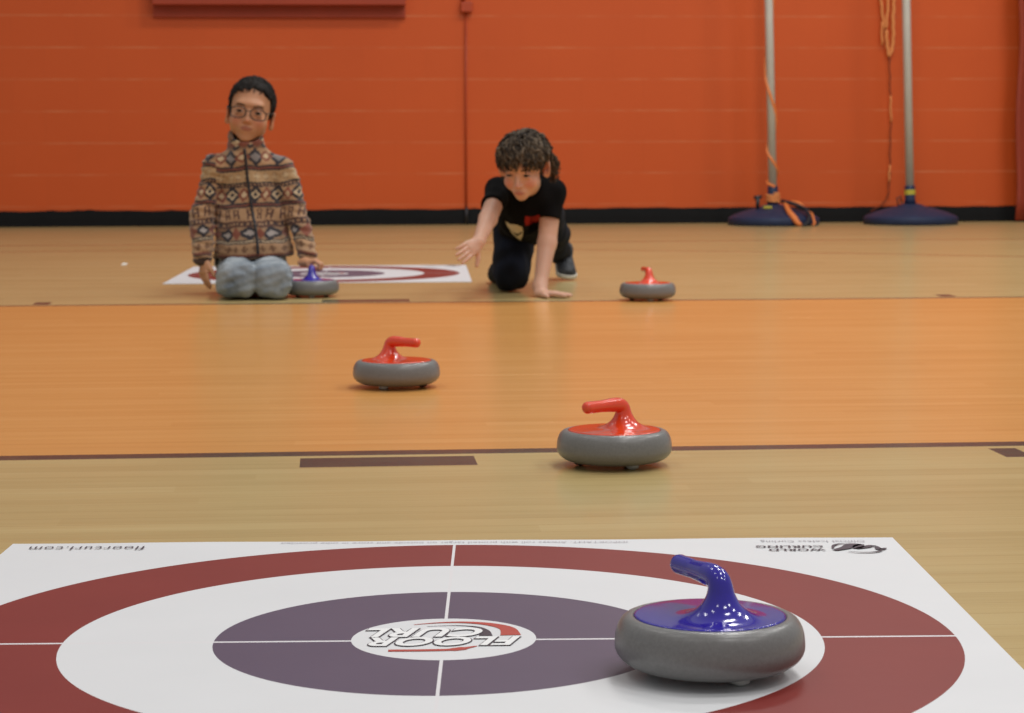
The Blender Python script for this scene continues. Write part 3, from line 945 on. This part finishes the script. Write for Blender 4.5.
# ---- person kneeling upright in the patterned fleece, a hand on the blue-handled stone
base1 = ground(255, 298.6)
P = at
Rh = rot(-.05, .02, .165) * 1.06
hc = P(244.6, 141.8, 7.83) - Rh @ np.array([0, -.066, -.100])
shL, elL, wrL = P(216.5, 168, 7.88), P(201.5, 214, 7.86), P(203, 257, 7.78)
shR, elR = P(281, 169, 7.88), P(295.5, 211, 7.87)
hg = np.array(STE.location); 
wrR = P(307.5, 254, 7.775)
f = Field(grid(-.60, .06, .007, [(-.60, .06, .0026)]), grid(7.42, 8.15, .008, [(7.64, 7.97, .0028)]), grid(-.01, .84, .008, [(.06, .20, .0026), (.50, .83, .0026)]))
head_sdf(f, hc, Rh, .97, 1.10, 1.0, 1.05, -.014)
f.cap(hc + Rh @ np.array([0, .022, -.05]), P(246, 156, 7.895), .038, .042, .02)
f.ecap(P(247, 172, 7.89), P(251, 250, 7.92), (1, 0, 0), (.075, .055), (.085, .065), .03)
for a, b, cc in ((shL, elL, wrL), (shR, elR, wrR)):
    f.cap(P(247, 168, 7.89), a, .04, .033, .02); f.cap(a, b, .031, .026, .01); f.cap(b, cc, .026, .018, .01)
knL, knR = P(236.5, 281, 7.57), P(275, 281, 7.57); knL[2] = knR[2] = .068
hpL, hpR = P(238, 270, 7.93), P(266, 270, 7.93); hpL[2] = hpR[2] = .105
for a, b in ((hpL, knL), (hpR, knR)):
    f.cap(P(251, 250, 7.92), a - np.array([0, 0, .03]), .06, .04, .03); f.cap(a - np.array([0, 0, .04]), b - np.array([0, -.03, .008]), .036, .036, .02); 
    q = a + np.array([.0, .06, 0]); q[2] = .04; f.cap(b - np.array([0, 0, .02]), q, .04, .03, .02)
hand_sdf(f, wrL + np.array([.002, -.004, -.004]), (.0, -.16, -1), (.55, -.85, .1), False, .95, (.22, .26, .30, .36), .04, (.85, .40, .30))
hw = wrR + np.array([-.012, -.020, -.006])
hand_sdf(f, P(304, 262.3, 7.740), (.93, -.30, .12), (.3, -1, .1), True, .86, (1.15, 1.15, 1.1, 1.1), .02, (.5, .2, .9))
f.cap(wrR, P(305, 262, 7.740), .018, .016, .012)
V, Q = nets(f, 2)
skin1 = skin_colors(V, hc, Rh, L3(192, 138, 102), L3(188, 106, 80), L3(152, 84, 68))
kid1 = mesh_obj('person', V, Q, M['skin'], None, True, skin1, base1)
tag(kid1, 'kneeling person in glasses, patterned tan fleece and pale jeans, one hand on a blue-handled stone', 'person')
face_parts(kid1, base1, hc, Rh, L3(44, 28, 20), L3(46, 36, 30))

# fleece
f = Field(grid(-.64, .06, .0033), grid(7.60, 8.10, .005, [(7.60, 7.9, .0035)]), grid(.09, .635, .0033))
f.ecap(P(248, 172, 7.89), P(251, 214, 7.90), (1, 0, 0), (.098, .078), (.118, .095), .03)
f.ecap(P(251, 212, 7.90), P(254, 252, 7.870), (1, 0, 0), (.118, .096), (.142, .138), .04)
for a, b, cc, k in ((shL, elL, wrL, 0), (shR, elR, wrR, 1)):
    f.cap(P(247, 163, 7.89), a, .060, .046, .04)
    f.cap(a, b, .047, .0405, .012); f.cap(b, cc + (cc - b) * .02, .0405, .033, .015)
f.cap(P(246, 162, 7.89), P(246, 134, 7.865), .060, .0580, .03)
f.warp(lambda X, Y, Z: .0042 * wob(X, Y, Z, 34, 21) + .0022 * wob(X, Y, Z, 85, 22))
# gathered folds at cuffs and elbows
f.warp(lambda X, Y, Z: .0022 * np.sin(Z * 230 + 60 * X) * (np.exp(-((X + .45) / .09) ** 2) + np.exp(-((X + .08) / .09) ** 2)))
zc = P(251, 259.5, 7.74)[2]
f.put(lambda X, Y, Z: (zc + .006 * np.sin((X + .27) * 20) - Z) * 1.0 + 0 * Y + np.where((X < -.415) | (X > -.118), -.05, 0), (-9, -9, -9), (9, 99, 9), .018, 'i')
cutL = wrL; 
ztop = P(246, 133.5, 7.865)[2]
f.put(lambda X, Y, Z: Z - ztop - .62 * np.clip(Y - 7.865, -.06, .02) + .05 * (X + .31) + 0 * X, (-9, -9, .5), (9, 99, 9), .008, 'i')
f.cap(P(246, 150, 7.875), P(246.5, 118, 7.85), .0445, .0515, .006, 's')
Vf, Qf = nets(f, 1)
def fleece_pattern(V):
    row = 142.4 + (H - V[:, 2]) * F / 7.86
    v = (row - 60) * 2.85
    px = 512 + F * ((V[:, 0]) / 7.86 - .0812)          # breadth measured across the chest
    u = (px - 246) * 2.85
    sl = (px < 219) | (px > 281)
    v = v + np.where(sl, 6 + 5 * np.sin(u * .05), 3 * np.sin(u * .03)) + .8 * np.sin(u * .6)
    tan, cream, dark, brown, rust = L3(160, 124, 90), L3(188, 164, 130), L3(42, 38, 44), L3(82, 52, 42), L3(122, 66, 48)
    u = u + 5 * wob(V[:, 0], V[:, 1], V[:, 2], 55, 14); v = v + 2.2 * wob(V[:, 0], V[:, 1], V[:, 2], 70, 15)
    c = np.tile(tan, (len(V), 1)) * (1 + .10 * wob(V[:, 0], V[:, 1], V[:, 2], 140, 4))[:, None]
    def setc(m, col): c[m] = col
    fr = lambda p, o=0: np.abs(((u / p + o) % 1) - .5) * 2
    dia = lambda p, vc, hh, o=0, s=1.0: (fr(p, o) / s + np.abs(v - vc) / hh) < 1
    B = lambda a, b: (v >= a) & (v < b)
    # collar and yoke
    m = v < 252; setc(m, L3(120, 88, 64)); setc(m & dia(40, 232, 22), dark); setc(m & dia(40, 232, 10), cream); setc(m & dia(40, 236, 12, .5), rust)
    m = B(252, 298); setc(m & dia(66, 275, 26, 0, .8), dark); setc(m & dia(66, 275, 13, 0, .5), L3(120, 112, 108)); setc(m & dia(66, 275, 16, .5, .6), rust); setc(m & dia(66, 275, 8, .5, .3), cream)
    setc(B(298, 303) | B(308, 313), dark); setc(B(303, 308), rust)
    m = B(313, 345); setc(m, L3(172, 140, 102)); 
    setc(m & (fr(26) < .30) & (np.abs(v - 329) < 10), L3(120, 88, 62)); setc(m & (fr(26) < .62) & (np.abs(v - 329) < 3), cream); setc(m & (fr(26) < .18) & (np.abs(v - 329) < 9), cream)
    setc(B(345, 350), dark); setc(B(350, 355) & (fr(10) < .55), brown); setc(B(355, 359), dark)
    m = B(359, 402); setc(m & dia(62, 380, 27, 0, .85), dark); setc(m & dia(62, 380, 14, 0, .5), cream); setc(m & dia(62, 380, 7, 0, .25), dark)
    setc(m & (dia(62, 380, 20, .5, .5)), rust); setc(m & dia(62, 380, 10, .5, .25), cream)
    setc(B(402, 407), dark); setc(B(407, 411), rust); setc(B(411, 416), dark)
    m = B(416, 452); bl = m & (fr(30) < .55) & (np.abs(v - 434) < 14); setc(bl, brown); setc(bl & (fr(30) < .2) & (np.abs(v - 428) < 5), tan); setc(bl & (fr(30) < .22) & (v > 438), tan)
    setc(B(452, 458), brown); setc(B(458, 464) & (fr(12) < .5), dark); setc(B(464, 470), brown)
    m = B(470, 504); setc(m, L3(146, 114, 84)); setc(m & dia(64, 487, 20, .25, .8), dark); setc(m & dia(64, 487, 9, .25, .4), L3(150, 140, 134)); setc(m & dia(64, 487, 18, .75, .5), rust)
    setc(B(504, 508), dark); setc(B(508, 511), cream); setc(B(511, 515), dark)
    m = B(515, 545); setc(m & (fr(26, .3) < .28) & (np.abs(v - 530) < 9), L3(112, 78, 54)); setc(m & (fr(26, .3) < .7) & (np.abs(v - 530) < 2.5), L3(112, 78, 54))
    setc(B(545, 550), rust); setc(B(550, 557), brown); setc(B(557, 562), tan); setc(B(562, 600), L3(70, 50, 42))
    return c
fle = mesh_obj('fleece_jacket', Vf, Qf, M['fleece'], kid1, True, fleece_pattern(Vf), base1)
bv = BVHTree.FromPolygons([tuple(v) for v in Vf], [tuple(q) for q in Qf.tolist()])
pts = []
for px, py in spline([(244.5, 149), (246, 162), (247.5, 178), (250, 196), (252.5, 212), (255.5, 228), (257.5, 243), (258, 254)], 5):
    a = P(px, py, 7.3); dr = Vector(P(px, py, 8.3) - a).normalized()
    hit = bv.ray_cast(Vector(a), dr)[0]
    if hit is not None: pts.append(np.array(hit) - np.array(dr) * .0015)
mb = MB(); mb.tube(pts, .0052, 6); mb.build('zipper', M['zipm'], kid1, origin=base1)

# jeans
def rbox(X, Y, Z, cx, hx, y0, y1, z0, z1, r, ax, b):
    """a rounded block whose middle drifts from cx at y0 to ax at y1, its top sinking slightly backwards"""
    t = np.clip((Y - y0) / (y1 - y0), 0, 1)
    x = np.abs(X - (cx + (ax - cx) * t)) - hx + r
    y = np.abs(Y - (y0 + y1) / 2) - (y1 - y0) / 2 + r
    zt = z1 - .016 * t
    z = np.abs(Z - (z0 + zt) / 2) - (zt - z0) / 2 + r
    return np.sqrt(np.maximum(x, 0) ** 2 + np.maximum(y, 0) ** 2 + np.maximum(z, 0) ** 2) + np.minimum(np.maximum(x, np.maximum(y, z)), 0) - r
f = Field(grid(-.52, .0, .0035), grid(7.42, 8.10, .005), grid(-.004, .27, .0035))
for a, b, sx in ((hpL, knL, -1), (hpR, knR, 1)):
    f.put(lambda X, Y, Z, a=a, b=b: rbox(X, Y, Z, b[0] - .004 * sx, .0675, 7.475, 7.99, .004, .128, .048, a[0], b), (-9, -9, -9), (9, 99, 9), .010)
    f.cap(a, b + np.array([0, .08, -.01]), .070, .058, .02)
    q = a + np.array([sx * .01, .05, 0]); q[2] = .05; f.cap(b + np.array([0, .03, -.012]), q, .054, .046, .02)
f.ecap(P(250, 262, 7.93), P(252, 240, 7.93), (1, 0, 0), (.12, .10), (.105, .085), .03)
f.warp(lambda X, Y, Z: .0045 * wob(X, Y, Z, 44, 31) + .0030 * wob(X, Y, Z * 1.6, 100, 32))
for x0, z0, x1, z1 in ((-.42, .066, -.37, .082), (-.40, .05, -.345, .062), (-.33, .12, -.27, .085), (-.255, .105, -.21, .125), (-.275, .06, -.235, .045), (-.19, .04, -.165, .075), (-.42, .10, -.40, .12)):
    f.cap((x0, 7.474, z0), (x1, 7.476, z1), .0065, .002, .020, 's')
f.put(lambda X, Y, Z: .001 - Z + 0 * X + 0 * Y, (-9, -9, -9), (9, 99, .06), .02, 'i')
Vj, Qj = nets(f, 1)
n1 = wob(Vj[:, 0], Vj[:, 1], Vj[:, 2], 45, 41); n2 = wob(Vj[:, 0], Vj[:, 1], Vj[:, 2], 260, 42)
t = np.clip(.50 + .30 * n1 + .08 * n2, 0, 1)
colj = lerp3(L3(104, 114, 124), L3(166, 172, 176), t)
mesh_obj('jeans', Vj, Qj, M['denim'], kid1, True, colj, base1)

def shoe(root, base, heel, toe, upn, dark, sole, name='shoe'):
    heel = np.asarray(heel, float); toe = np.asarray(toe, float); ax = nrm(toe - heel); upn = nrm(np.asarray(upn, float) - ax * (ax @ np.asarray(upn, float))); sd = np.cross(ax, upn)
    lo = np.minimum(heel, toe) - .09; hi = np.maximum(heel, toe) + .09
    f = Field(grid(lo[0], hi[0], .0035), grid(lo[1], hi[1], .0035), grid(lo[2], hi[2], .0035))
    f.ecap(heel + upn * .032, toe + upn * .020 - ax * .03, sd, (.030, .036), (.037, .026), .01)
    f.cap(heel + upn * .035, heel + upn * .050 + ax * .012, .034, .033, .02)
    mid = heel + upn * .012
    f.put(lambda X, Y, Z: -((X - mid[0]) * upn[0] + (Y - mid[1]) * upn[1] + (Z - mid[2]) * upn[2]), lo, hi, .003, 'i')
    V, Q = nets(f, 1)
    p = (V - heel) @ ax
    col = np.tile(dark, (len(V), 1)) * (1 + .5 * np.clip(wob(V[:, 0], V[:, 1], V[:, 2], 300, 8), -1, 1))[:, None]
    s = mesh_obj(name, V, Q, M['shoe'], root, True, np.clip(col, 0, 1), base)
    f = Field(f.x, f.y, f.z)
    f.ecap(heel + upn * .010 - ax * .004, toe + upn * .010 - ax * .028, sd, (.034, .030), (.042, .030), .01)
    f.put(lambda X, Y, Z: np.abs((X - heel[0]) * upn[0] + (Y - heel[1]) * upn[1] + (Z - heel[2]) * upn[2] - .009) - .009, lo, hi, .004, 'i')
    V, Q = nets(f, 1)
    mesh_obj('sole', V, Q, M['shoe'], s, True, np.tile(sole, (len(V), 1)), base)
for a, sx in ((hpL, -1), (hpR, 1)):
    shoe(kid1, base1, (a[0] + sx * .012, 8.115, .118), (a[0] + sx * .012, 8.02, .012), (0, 1, -.2), L3(60, 62, 70), L3(190, 188, 184))

zm1 = [(-.11, .082), (-.066, .078), (-.050, .066), (-.034, .046), (-.020, .010), (-.004, -.010), (.018, .004), (.03, -.020), (.10, -.052)]
put_hair(kid1, base1, hc, Rh, hair_cap(hc, Rh, .0065, zm1, .0018, 90), strands(900, .007, zm1, (.014, .026), (.0012, .0020), (L3(22, 18, 16), L3(46, 38, 33)), .0012, rows=5, sides=4), L3(26, 21, 18))

# glasses
gx = empty('eyeglasses', (0, 0, 0)); gx.parent = kid1
w = lambda p: hc + Rh @ np.asarray(p, float)
mb = MB(); lens = []
for s in (-1, 1):
    ring = []
    for k in range(25):
        a = 2 * pi * k / 24; ex = abs(cos(a)) ** .75 * np.sign(cos(a)); ez = abs(sin(a)) ** .75 * np.sign(sin(a))
        ring.append(w((s * .0335 + .0255 * ex, -.0975 + .010 * (abs(s * .0335 + .0255 * ex) / .06) ** 2, -.005 + .0180 * ez - .002 * ex * s)))
    mb.tube(ring, .0021, 8, cap=False); lens.append(ring[:-1])
    mb.tube(spline3([w((s * .059, -.0880, .003)), w((s * .072, -.075, .005)), w((s * .0775, -.03, .006)), w((s * .0765, .012, .010))], 6), .0019, 8)
mb.tube(spline3([w((-.0100, -.0975, .001)), w((0, -.1015, .004)), w((.0100, -.0975, .001))], 5), .0019, 8)
fr_ = mb.build('spectacle_frame', M['frame'], gx, origin=base1)
for ring in lens:
    cen = sum(ring) / len(ring); off = Rh @ np.array([0, .0012, 0])
    V = [cen - off * .5] + [p - off * .5 for p in ring] + [cen + off * .5] + [p + off * .5 for p in ring]
    n = len(ring); Fc = []
    for k in range(n):
        k2 = (k + 1) % n
        Fc += [(0, 1 + k, 1 + k2), (n + 1, n + 2 + k2, n + 2 + k), (1 + k, n + 2 + k, n + 2 + k2, 1 + k2)]
    mesh_obj('lens', V, Fc, M['lens'], gx, False, None, base1)

# ---- person crawling forward in black, one arm reaching out, one hand planted
base2 = ground(522, 291)
Rb = rot(-.38, .40, .03) * .965
bc = P(521.5, 200.2, 7.43) - Rb @ np.array([0, -.066, -.100])
sL, eL, wL = P(499, 191, 7.64), P(488, 219, 7.47), P(478.5, 242, 7.33)
sR, eR = P(552, 193, 7.67), P(547, 243, 7.63)
wR = P(540, 287, 7.56); wR[2] = .036
kn = P(511.5, 272, 7.80); kn[2] = .066
hpl, hpr = P(515, 212, 8.0), P(541, 208, 8.03)
kn2 = P(554, 236, 8.29); an2 = P(561, 255, 8.53)
an1 = P(504, 268, 8.18); an1[2] = .055
chest, belly = P(527, 198, 7.68), P(527, 207, 7.98)
f = Field(grid(.38, .88, .008, [(.40, .88, .0026)]), grid(7.16, 8.66, .009, [(7.18, 7.72, .0028)]), grid(-.004, .63, .008, [(-.004, .62, .0028)]))
head_sdf(f, bc, Rb, .88, 1.04, 1.0, 1.35, 0.0, -.010, .75)
f.cap(bc + Rb @ np.array([0, .025, -.045]), P(528, 186, 7.66), .040, .046, .02)
f.ecap(chest, belly, (1, 0, 0), (.08, .06), (.08, .065), .03)
f.cap(P(528, 190, 7.67), sL, .045, .035, .02); f.cap(P(528, 190, 7.67), sR, .045, .037, .02)
f.cap(sL, eL, .035, .0305, .01); f.cap(eL, wL, .031, .0205, .012)
f.cap(sR, eR, .037, .0325, .01); f.cap(eR, wR, .033, .0225, .012)
f.cap(belly, hpl, .06, .055, .03); f.cap(belly, hpr, .06, .055, .03)
f.cap(hpl, kn, .055, .045, .02); f.cap(kn - np.array([0, 0, .01]), an1, .04, .03, .02)
f.cap(hpr, kn2, .05, .04, .02); f.cap(kn2, an2, .038, .03, .02)
hand_sdf(f, wL, (-.62, -.68, -.39), (.42, -.10, -.90), False, .98, (.12, .12, .16, .24), .07, (.42, .85, .25))
hb = P(541.5, 292.5, 7.53); hb[2] = .0135
f.cap(wR, hb, .022, .018, .02)
hand_sdf(f, hb, (.84, -.55, 0), (-.5, -.8, 0), True, 1.0, (.05, .04, .04, .05), .16, (.55, .8, .0), .5)
f.put(lambda X, Y, Z: .0012 - Z + 0 * X + 0 * Y, (-9, -9, -9), (9, 99, .05), .006, 'i')
V, Q = nets(f, 2)
skin2 = skin_colors(V, bc, Rb, L3(204, 158, 134), L3(198, 106, 90), L3(172, 100, 88), 2, -.010)
kid2 = mesh_obj('person', V, Q, M['skin'], None, True, skin2, base2)
tag(kid2, 'curly-haired person in black crawling on one knee with an arm reaching forward', 'person')
face_parts(kid2, base2, bc, Rb, L3(30, 22, 18), L3(60, 44, 34), gaze=(-.0015, 0), lidz=.0052, white=L3(150, 124, 112))

# black t-shirt
f = Field(grid(.38, .92, .0034), grid(7.46, 8.16, .006, [(7.46, 7.8, .0036)]), grid(.14, .56, .0034))
f.ecap(P(528, 199, 7.69), P(526, 209, 8.03), (1, 0, 0), (.110, .090), (.108, .092), .03)
f.ecap(P(522, 222, 7.76), P(520, 232, 7.92), (1, 0, 0), (.075, .055), (.085, .06), .05)
f.cap(P(528, 192, 7.68), P(500.5, 191, 7.645), .062, .049, .03); f.cap(P(528, 192, 7.68), P(552, 193, 7.67), .062, .050, .03)
f.cap(P(500, 190, 7.645), P(492.5, 204.5, 7.555), .047, .039, .015)
f.cap(P(552, 192, 7.67), P(549, 216.5, 7.645), .050, .042, .015)
f.cap(P(528, 184, 7.66), P(528, 190, 7.67), .058, .062, .03)
f.warp(lambda X, Y, Z: .0038 * wob(X, Y, Z, 36, 51) + .0022 * wob(X, Y, Z, 90, 52))
f.cap(bc + Rb @ np.array([0, .01, -.05]), P(527, 185, 7.63), .041, .040, .006, 's')
for e, d0 in ((P(492.5, 204.5, 7.555), nrm(eL - sL)), (P(549, 216.5, 7.645), nrm(eR - sR))):
    f.put(lambda X, Y, Z, e=e, d0=d0: (X - e[0]) * d0[0] + (Y - e[1]) * d0[1] + (Z - e[2]) * d0[2] - .008, e - .065, e + .065, .003, 'i')
Vt, Qt = nets(f, 1)
n1 = wob(Vt[:, 0], Vt[:, 1], Vt[:, 2], 70, 61)
cs = np.tile(L3(15, 14, 15), (len(Vt), 1)) * (1 + .15 * n1)[:, None]
# printed motif on the chest: a pale curved bill and a red patch
q = (Vt - np.array([0, 0, H])); zz = q @ FW
pxv = 512 + F * (q @ RT) / zz; pyv = 356.5 - F * (q @ UP) / zz
frontv = Vt[:, 1] < 7.93
def inpoly(x, y, poly):
    r = np.zeros(len(x), bool); n = len(poly)
    for i in range(n):
        x0, y0 = poly[i]; x1, y1 = poly[(i + 1) % n]
        c_ = ((y0 > y) != (y1 > y)) & (x < (x1 - x0) * (y - y0) / (y1 - y0 + 1e-9) + x0)
        r ^= c_
    return r
bill = [(505, 221), (510, 224), (517, 225), (522, 227), (523, 231), (522, 236), (521, 241), (517, 238), (512, 233), (508, 227)]
cs[frontv & inpoly(pxv, pyv, bill)] = L3(206, 190, 160)
cs[frontv & inpoly(pxv, pyv, [(512, 231), (517, 234), (522, 231.5), (522, 233), (517, 236.5)])] = L3(15, 14, 15)
cs[frontv & inpoly(pxv, pyv, [(525, 216), (531, 217), (540, 215), (540, 221), (534, 222), (529, 225), (525, 226)])] = L3(150, 42, 34)
mesh_obj('shirt', Vt, Qt, M['shirt'], kid2, True, cs, base2)

# dark jeans
f = Field(grid(.36, .95, .0042), grid(7.70, 8.72, .006), grid(-.004, .42, .0042))
f.ecap(P(526, 207, 7.99), P(530, 206, 8.06), (1, 0, 0), (.10, .085), (.10, .085), .03)
f.cap(hpl, kn, .080, .066, .03); f.cap(kn + np.array([0, .03, -.008]), an1, .056, .044, .02)
f.cap(hpr, kn2, .078, .056, .03); f.cap(kn2, an2, .052, .042, .02)
f.warp(lambda X, Y, Z: .004 * wob(X, Y, Z, 46, 71) + .002 * wob(X, Y, Z, 110, 72))
f.put(lambda X, Y, Z: .001 - Z + 0 * X + 0 * Y, (-9, -9, -9), (9, 99, .06), .02, 'i')
Vj, Qj = nets(f, 1)
n1 = wob(Vj[:, 0], Vj[:, 1], Vj[:, 2], 60, 81)
mesh_obj('jeans', Vj, Qj, M['denim'], kid2, True, lerp3(L3(13, 14, 20), L3(26, 31, 44), np.clip(.5 + .5 * n1, 0, 1)), base2)
toe = P(567, 279, 8.42); toe[2] = .004
hl = P(562, 262, 8.585); hl[2] = .075
shoe(kid2, base2, hl, toe, (.12, -.6, .8), L3(52, 54, 58), L3(196, 190, 176))
shoe(kid2, base2, np.array([an1[0] + .002, 8.25, .080]), np.array([an1[0] - .004, 8.40, .03]), (-.3, -.5, -.4), L3(14, 15, 19), L3(60, 62, 66))

zm2 = [(-.12, .054), (-.072, .048), (-.055, .046), (-.040, .030), (-.026, .024), (-.014, .050), (.016, .054), (.032, .020), (.042, -.040), (.10, -.10)]
g_ = np.random.default_rng(12)
tail = [[], [], []]
for k in range(150):
    sx = 1 if k < 105 else -1
    a = np.array([sx * g_.uniform(.060, .082), g_.uniform(.028, .075), g_.uniform(-.030, .030)])
    b = a + np.array([sx * g_.uniform(.012, .030), g_.uniform(.0, .02), -g_.uniform(.030, .060)])
    m1 = a * .6 + b * .4 + np.array([sx * .010, .004, .004]) + g_.normal(size=3) * .003
    mb = MB(); mb.tube(spline3([a, m1, b * .85 + a * .15 + g_.normal(size=3) * .002, b + np.array([sx * .006, 0, .006])], 3), [.0014, .0018, .0022, .0024, .0024, .0022, .0020, .0016, .0012, .0008], 4)
    n0 = len(tail[0]); tail[0] += mb.V; tail[1] += [tuple(i + n0 for i in q) for q in mb.F]
    cc = L3(38, 29, 23) + (L3(104, 84, 64) - L3(38, 29, 23)) * g_.random() ** 1.6; tail[2] += [tuple(cc)] * len(mb.V)
put_hair(kid2, base2, bc, Rb, hair_cap(bc, Rb, np.array([.0155, .014, .0065]), zm2, .005, 60), strands(1000, np.array([.0195, .017, .0075]), zm2, (.045, .085), (.0017, .0034), (L3(36, 29, 24), L3(112, 97, 80)), .0068, lift=.006, wave=(.5, 1.15), sides=4, extra=tail), L3(36, 28, 22))
# ------------------------------------------------------------------ light: rows of gym ceiling lamps, soft bounce from the hall
def lamp(x, y, e):
    l = bpy.data.lights.new('ceiling_lamp', 'AREA'); l.shape = 'RECTANGLE'; l.size = 1.3; l.size_y = .7
    l.energy = e; l.color = (1, .985, .96)
    o = bpy.data.objects.new('ceiling_lamp', l); C.objects.link(o); o.location = (x, y, 6.8)
for x in (-2.6, 2.2, 5.8):
    for y in (-1.5, 2.2, 5.9, 9.8):
        lamp(x, y, {-2.6: 34, 2.2: 126, 5.8: 108}[x] * {-1.5: .66, 2.2: .70, 5.9: .90, 9.8: (1.2 if x > 0 else .25)}[y])
w = bpy.data.worlds.new('hall'); bpy.context.scene.world = w; w.use_nodes = True
w.node_tree.nodes['Background'].inputs[0].default_value = (.94, .94, .94, 1)
w.node_tree.nodes['Background'].inputs[1].default_value = .38
